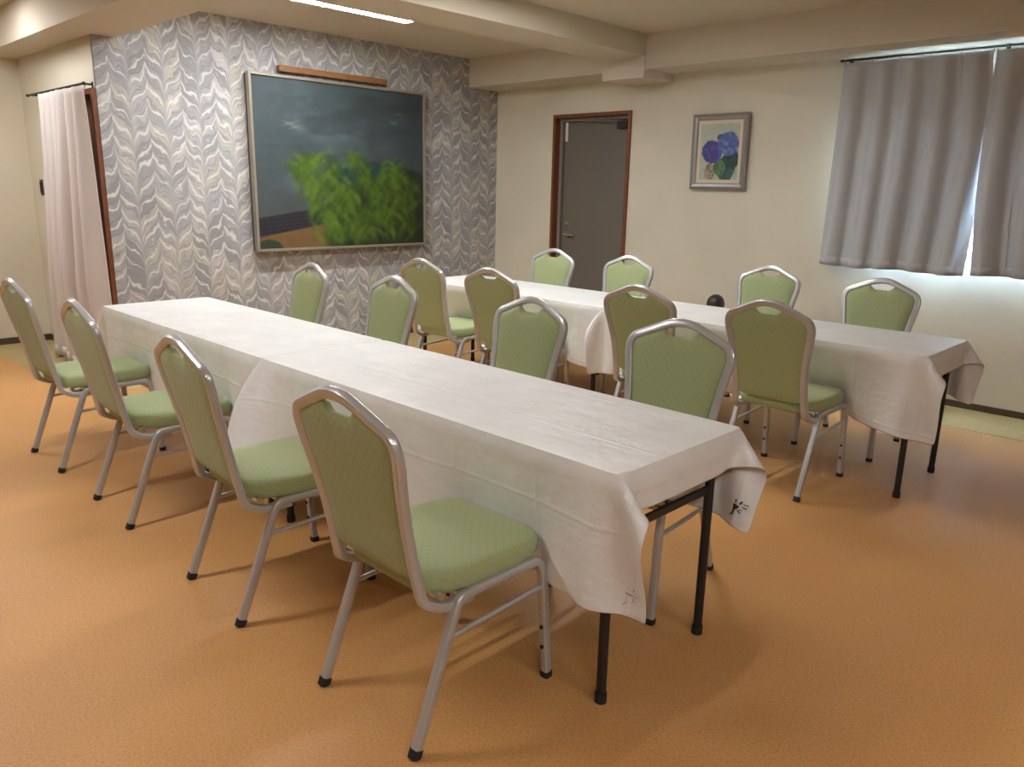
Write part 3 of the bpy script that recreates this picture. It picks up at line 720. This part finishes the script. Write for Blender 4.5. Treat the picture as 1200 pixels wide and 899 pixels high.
    # two pale birds
    for bx, by, s in ((0.19, 0.745, 1.0), (0.215, 0.725, 0.8), (0.80, 0.80, 0.8), (0.84, 0.86, 0.5)):
        for ang in (-0.3, 0.35):
            du, dv = U-bx, V-by; p = du*math.cos(ang)+dv*math.sin(ang); q = -du*math.sin(ang)+dv*math.cos(ang)
            c = blend(c, [0.27, 0.30, 0.28], np.exp(-((p/(0.035*s))**2+(q/0.006)**2))*0.55*s*(1.0 if bx < .5 else 0.55))
    return np.clip(c*(0.88+0.24*n2[..., None])*0.80, 0, 1)
def build_painting():
    y0, y1, z0, z1 = 3.085, 4.812, 0.848, 2.212; xf = XW+0.085
    t = thing('painting', 'large framed painting of green foliage under a dark stormy sky, on the wallpaper', 'painting', (XW, (y0+y1)/2, z0))
    c = Vector(t.location); f = 0.022
    o = paint('canvas', t, y1-y0-2*f, z1-z0-2*f, big_painting, 210, 170, 'oil_pigments', lambda u, v: (xf-0.012-c.x, y0+f+u-c.y, z0+f+v-c.z))
    bm = bmesh.new()
    for a, b_, d, e in ((y0, y0+f, z0, z1), (y1-f, y1, z0, z1), (y0+f, y1-f, z0, z0+f), (y0+f, y1-f, z1-f, z1)):
        add_box(bm, xf-0.045-c.x, xf+0.004-c.x, a-c.y, b_-c.y, d-c.z, e-c.z, 0.003)
    from_bm('picture_frame', bm, M['champagne'], t)
    box('backing', XW+0.001-c.x, xf-0.018-c.x, y0+0.01-c.y, y1-0.01-c.y, z0+0.01-c.z, z1-0.01-c.z, M['frame_back'], t)
build_painting()
o = box('wooden_bar', XW, XW+0.05, 3.372, 4.418, 2.243, 2.288, M['bar'], None, 0.003)
tag(o, 'narrow brown wooden bar on the wallpaper above the large painting', 'wooden bar')

def flower_picture(U, V):
    n = fbm(U, V, 8, 12, 3); c = np.zeros(U.shape+(3,))+np.array([0.43, 0.46, 0.37]); c = blend(c, [0.33, 0.40, 0.34], sm(n, 0.4, 0.7)*0.6)
    def blob(c, x, y, rx, ry, col, var, seed):
        m = fbm(U, V, 16, 20, seed); d = ((U-x)/rx)**2+((V-y)/ry)**2+(m-0.5)*0.5
        return blend(blend(c, col, sm(-d, -1.05, -0.9)), var, sm(-d, -1.05, -0.9)*sm(m, 0.45, 0.7))
    c = blob(c, 0.28, 0.14, 0.14, 0.16, [0.36, 0.28, 0.20], [0.16, 0.12, 0.08], 31)
    c = blob(c, 0.68, 0.20, 0.24, 0.22, [0.05, 0.13, 0.06], [0.03, 0.06, 0.05], 21)
    c = blob(c, 0.82, 0.36, 0.22, 0.18, [0.02, 0.06, 0.05], [0.01, 0.03, 0.03], 22)
    c = blob(c, 0.52, 0.22, 0.16, 0.14, [0.09, 0.20, 0.08], [0.04, 0.12, 0.05], 27)
    c = blob(c, 0.52, 0.74, 0.09, 0.08, [0.03, 0.07, 0.08], [0.02, 0.05, 0.05], 28)
    c = blob(c, 0.32, 0.50, 0.27, 0.21, [0.050, 0.035, 0.22], [0.09, 0.07, 0.34], 23)
    c = blob(c, 0.72, 0.64, 0.28, 0.22, [0.06, 0.10, 0.32], [0.14, 0.21, 0.48], 24)
    c = blob(c, 0.80, 0.10, 0.06, 0.12, [0.03, 0.10, 0.10], [0.04, 0.12, 0.12], 29)
    return np.clip(c, 0, 1)
def build_picture():
    x0, x1, z0, z1 = -3.62, -3.128, 1.415, 1.995
    t = thing('picture', 'small grey-framed picture of blue hydrangeas on the cream wall', 'picture', ((x0+x1)/2, YW, z0))
    w, h = (x1-x0)/2, z1-z0; bm = bmesh.new(); f = 0.048
    # mitred frame with a sloping inner lip
    for k in range(4):
        pass
    prof = [(0.0, 0.0), (0.0, 0.030), (0.012, 0.038), (0.022, 0.030), (0.040, 0.024), (f, 0.018), (f, 0.0)]     # (inset, proud)
    rings = []
    for ins, pr in prof:
        rings.append([bm.verts.new((sx*(w-ins), -0.012-pr, (ins if sz < 0 else h-ins))) for sx, sz in ((-1, -1), (1, -1), (1, 1), (-1, 1))])
    for A, B in zip(rings, rings[1:]+rings[:1]):
        for i in range(4): bm.faces.new((A[i], A[(i+1) % 4], B[(i+1) % 4], B[i]))
    fr = from_bm('picture_frame', bm, M['pewter'], t)
    box('mat_board', -w+f-0.002, w-f+0.002, -0.026, -0.001, f-0.002, h-f+0.002, M['mat_board'], t)
    aw = 0.042; iw = 2*(w-f-aw)+0.03; ih = h-2*f-2*aw+0.03
    paint('artwork', t, iw, ih, flower_picture, 60, 84, 'watercolour_pigments', lambda u, v: (-iw/2+u, -0.0275, (h-ih)/2+v))
    t.rotation_euler = (R(1.6), 0, 0)       # leans out a little at the top
    t.location.y = YW-0.001
build_picture()

# ------------------------------------------------------------------ curtains
def curtain(name, label, cat, x_top, x_bot, y, z_top, z_bot, m, pleats, amp_t, amp_b, seed, rail_z, group=None, bulge=(0.0, 0.0), cusp=1.0, n=220, nz=46, fat=1.0):
    rs = np.random.RandomState(seed); ph = rs.rand(pleats+2)*0.5; am = 0.7+0.6*rs.rand(pleats+2)
    c0 = Vector(((x_top[0]+x_top[1])/2, y, z_bot)); vs = []
    for j in range(nz+1):
        v = j/nz; z = z_top+(z_bot-z_top)*v
        xa = x_top[0]+(x_bot[0]-x_top[0])*v**1.3; xb = x_top[1]+(x_bot[1]-x_top[1])*v**1.3
        xa += bulge[0]*math.sin(math.pi*v); xb += bulge[1]*math.sin(math.pi*v)
        for i in range(n+1):
            s = i/n; p = s*pleats
            k = int(p); fr = p-k
            a = am[min(k, pleats)]*(1-fr)+am[min(k+1, pleats+1)]*fr
            pinch = -math.exp(-((min(fr, 1-fr))/0.07)**2)*amp_t*1.0*math.exp(-v*7)
            wav = (0.5-0.5*math.cos(2*math.pi*p))**cusp
            wide = math.cos(2*math.pi*(p*0.5*fat)+seed+v*0.8)
            yy = -(amp_t*(1-v)**2*wav*0.7 + a*(amp_t+(amp_b-amp_t)*min(1, v*1.5))*(0.65*(0.5-0.5*math.cos(2*math.pi*p+(ph[min(k, pleats)]*min(1, v*1.3)*2 if cusp == 1 else 0)))**cusp+0.35*(0.5+0.5*wide)*min(1, v*2.5)))
            vs.append((xa+(xb-xa)*s-c0.x + 0.006*math.sin(2*math.pi*p*2)*v, yy+pinch*0.3, z-c0.z+0.004*math.sin(p*2.1+seed)*v-0.006*wav*(1-v)**8))
    fs = [(j*(n+1)+i, j*(n+1)+i+1, (j+1)*(n+1)+i+1, (j+1)*(n+1)+i) for j in range(nz) for i in range(n)]
    t = thing(name, label, cat, tuple(c0), 0, group)
    o = from_py('curtain_panel', vs, fs, m, t, True); so = o.modifiers.new('thickness', 'SOLIDIFY'); so.thickness = 0.0025
    # stitched hem band
    hb = [(x, yy-0.0022, z) for (x, yy, z) in vs[(nz-2)*(n+1):(nz-2)*(n+1)+n+1]] + [(x, yy-0.0022, z-0.001) for (x, yy, z) in vs[nz*(n+1):]]
    o2 = from_py('hem', hb, [(i, i+1, n+2+i, n+1+i) for i in range(n)], m, t, True); o2.modifiers.new('thickness', 'SOLIDIFY').thickness = 0.001
    for k in range(pleats+1):
        bm = bmesh.new(); i = min(n, int(round(k/pleats*n))); x = vs[i][0]; yy = vs[i][1]
        add_tube(bm, rounded_path([(x, yy, z_top-z_bot-0.02), (x, -0.004, z_top-z_bot), (x, 0.0, rail_z-z_bot)], 0.01, 3), circ(0.0022, 6))
        from_bm('curtain_hook', bm, M['dark_metal'], t)
    return t
curtain('curtain', 'grey curtain panel left of the bright gap at the window', 'curtain', (-2.425, -1.508), (-2.44, -1.478), YW-0.075, 2.275, 0.895, M['curtain_grey'], 5, 0.028, 0.105, 2, 2.283, 'grey window curtains', fat=0.62, bulge=(0, 0.04))
curtain('curtain', 'grey curtain panel right of the bright gap, cut by the right picture edge', 'curtain', (-1.490, -0.50), (-1.428, -0.48), YW-0.075, 2.275, 0.905, M['curtain_grey'], 5, 0.028, 0.105, 6, 2.283, 'grey window curtains', fat=0.62, bulge=(-0.015, 0))
def rail(label, x0, x1, y, z, yw, r, m, loc_rz=0):
    t = thing('curtain_rail', label, 'curtain rail', ((x0+x1)/2, y, z)); h = (x1-x0)/2
    bm = bmesh.new(); add_tube(bm, [Vector((-h, 0, 0)), Vector((h, 0, 0))], circ(r, 10), Vector((0, 0, 1))); from_bm('rod', bm, m, t, True)
    for s in (-1, 1):
        bm = bmesh.new(); add_lathe(bm, [(0, -r*1.6), (r*1.5, -r*0.9), (r*1.7, 0), (r*1.5, r*0.9), (0, r*1.6)], 12, (s*h, 0, 0)); from_bm('finial', bm, m, t, True)
    for fx in ((-0.96, 0.0, 0.96) if h > 0.8 else (-0.93, 0.93)):
        bm = bmesh.new(); add_box(bm, fx*h-0.006, fx*h+0.006, 0.0, yw-y-0.002, -0.004, 0.008); add_box(bm, fx*h-0.012, fx*h+0.012, yw-y-0.004, yw-y, -0.02, 0.02); from_bm('bracket', bm, m, t)
rail('thin dark curtain rail above the grey window curtains', -2.45, -0.45, YW-0.07, 2.295, YW, 0.0075, M['dark_metal'])
curtain('curtain', 'pale pinkish floor-length curtain at the framed opening beside the wallpaper', 'curtain', (-6.77, -5.885), (-6.97, -5.775), YB-0.085, 1.985, 0.03, M['curtain_pink'], 6, 0.05, 0.15, 9, 1.999, None, fat=1.0, cusp=0.55)
rail('thin dark curtain rail above the pale floor-length curtain', -7.24, -5.96, YB-0.07, 2.01, YB, 0.008, M['dark_metal'])

# wall switch left of the pale curtain
t = thing('wall_switch', 'small dark vertical plate on the wall left of the pale curtain', 'switch', (-7.396, YB, 1.25))
box('plate', -0.028, 0.028, -0.012, 0.0, 0.0, 0.125, M['brown_plastic'], t, 0.003)
box('rocker', -0.012, 0.012, -0.018, -0.011, 0.02, 0.105, M['dark_metal'], t, 0.002)

# round-topped dark stand behind the back row
t = thing('floor_stand', 'dark brown round-topped object peeking over the back edge of the back table', 'stand', (-3.13, 5.5, 0))
bm = bmesh.new(); add_lathe(bm, [(0, 0), (0.11, 0), (0.11, 0.012), (0.03, 0.03), (0.018, 0.05), (0.018, 0.46), (0, 0.46)], 24); from_bm('stand_pole', bm, M['dark_metal'], t, True)
bm = bmesh.new(); add_lathe(bm, [(0, 0.45), (0.03, 0.452), (0.055, 0.475), (0.068, 0.51), (0.070, 0.545), (0.062, 0.575), (0.045, 0.598), (0.022, 0.611), (0, 0.614)], 24); from_bm('round_cap', bm, M['brown_plastic'], t, True)
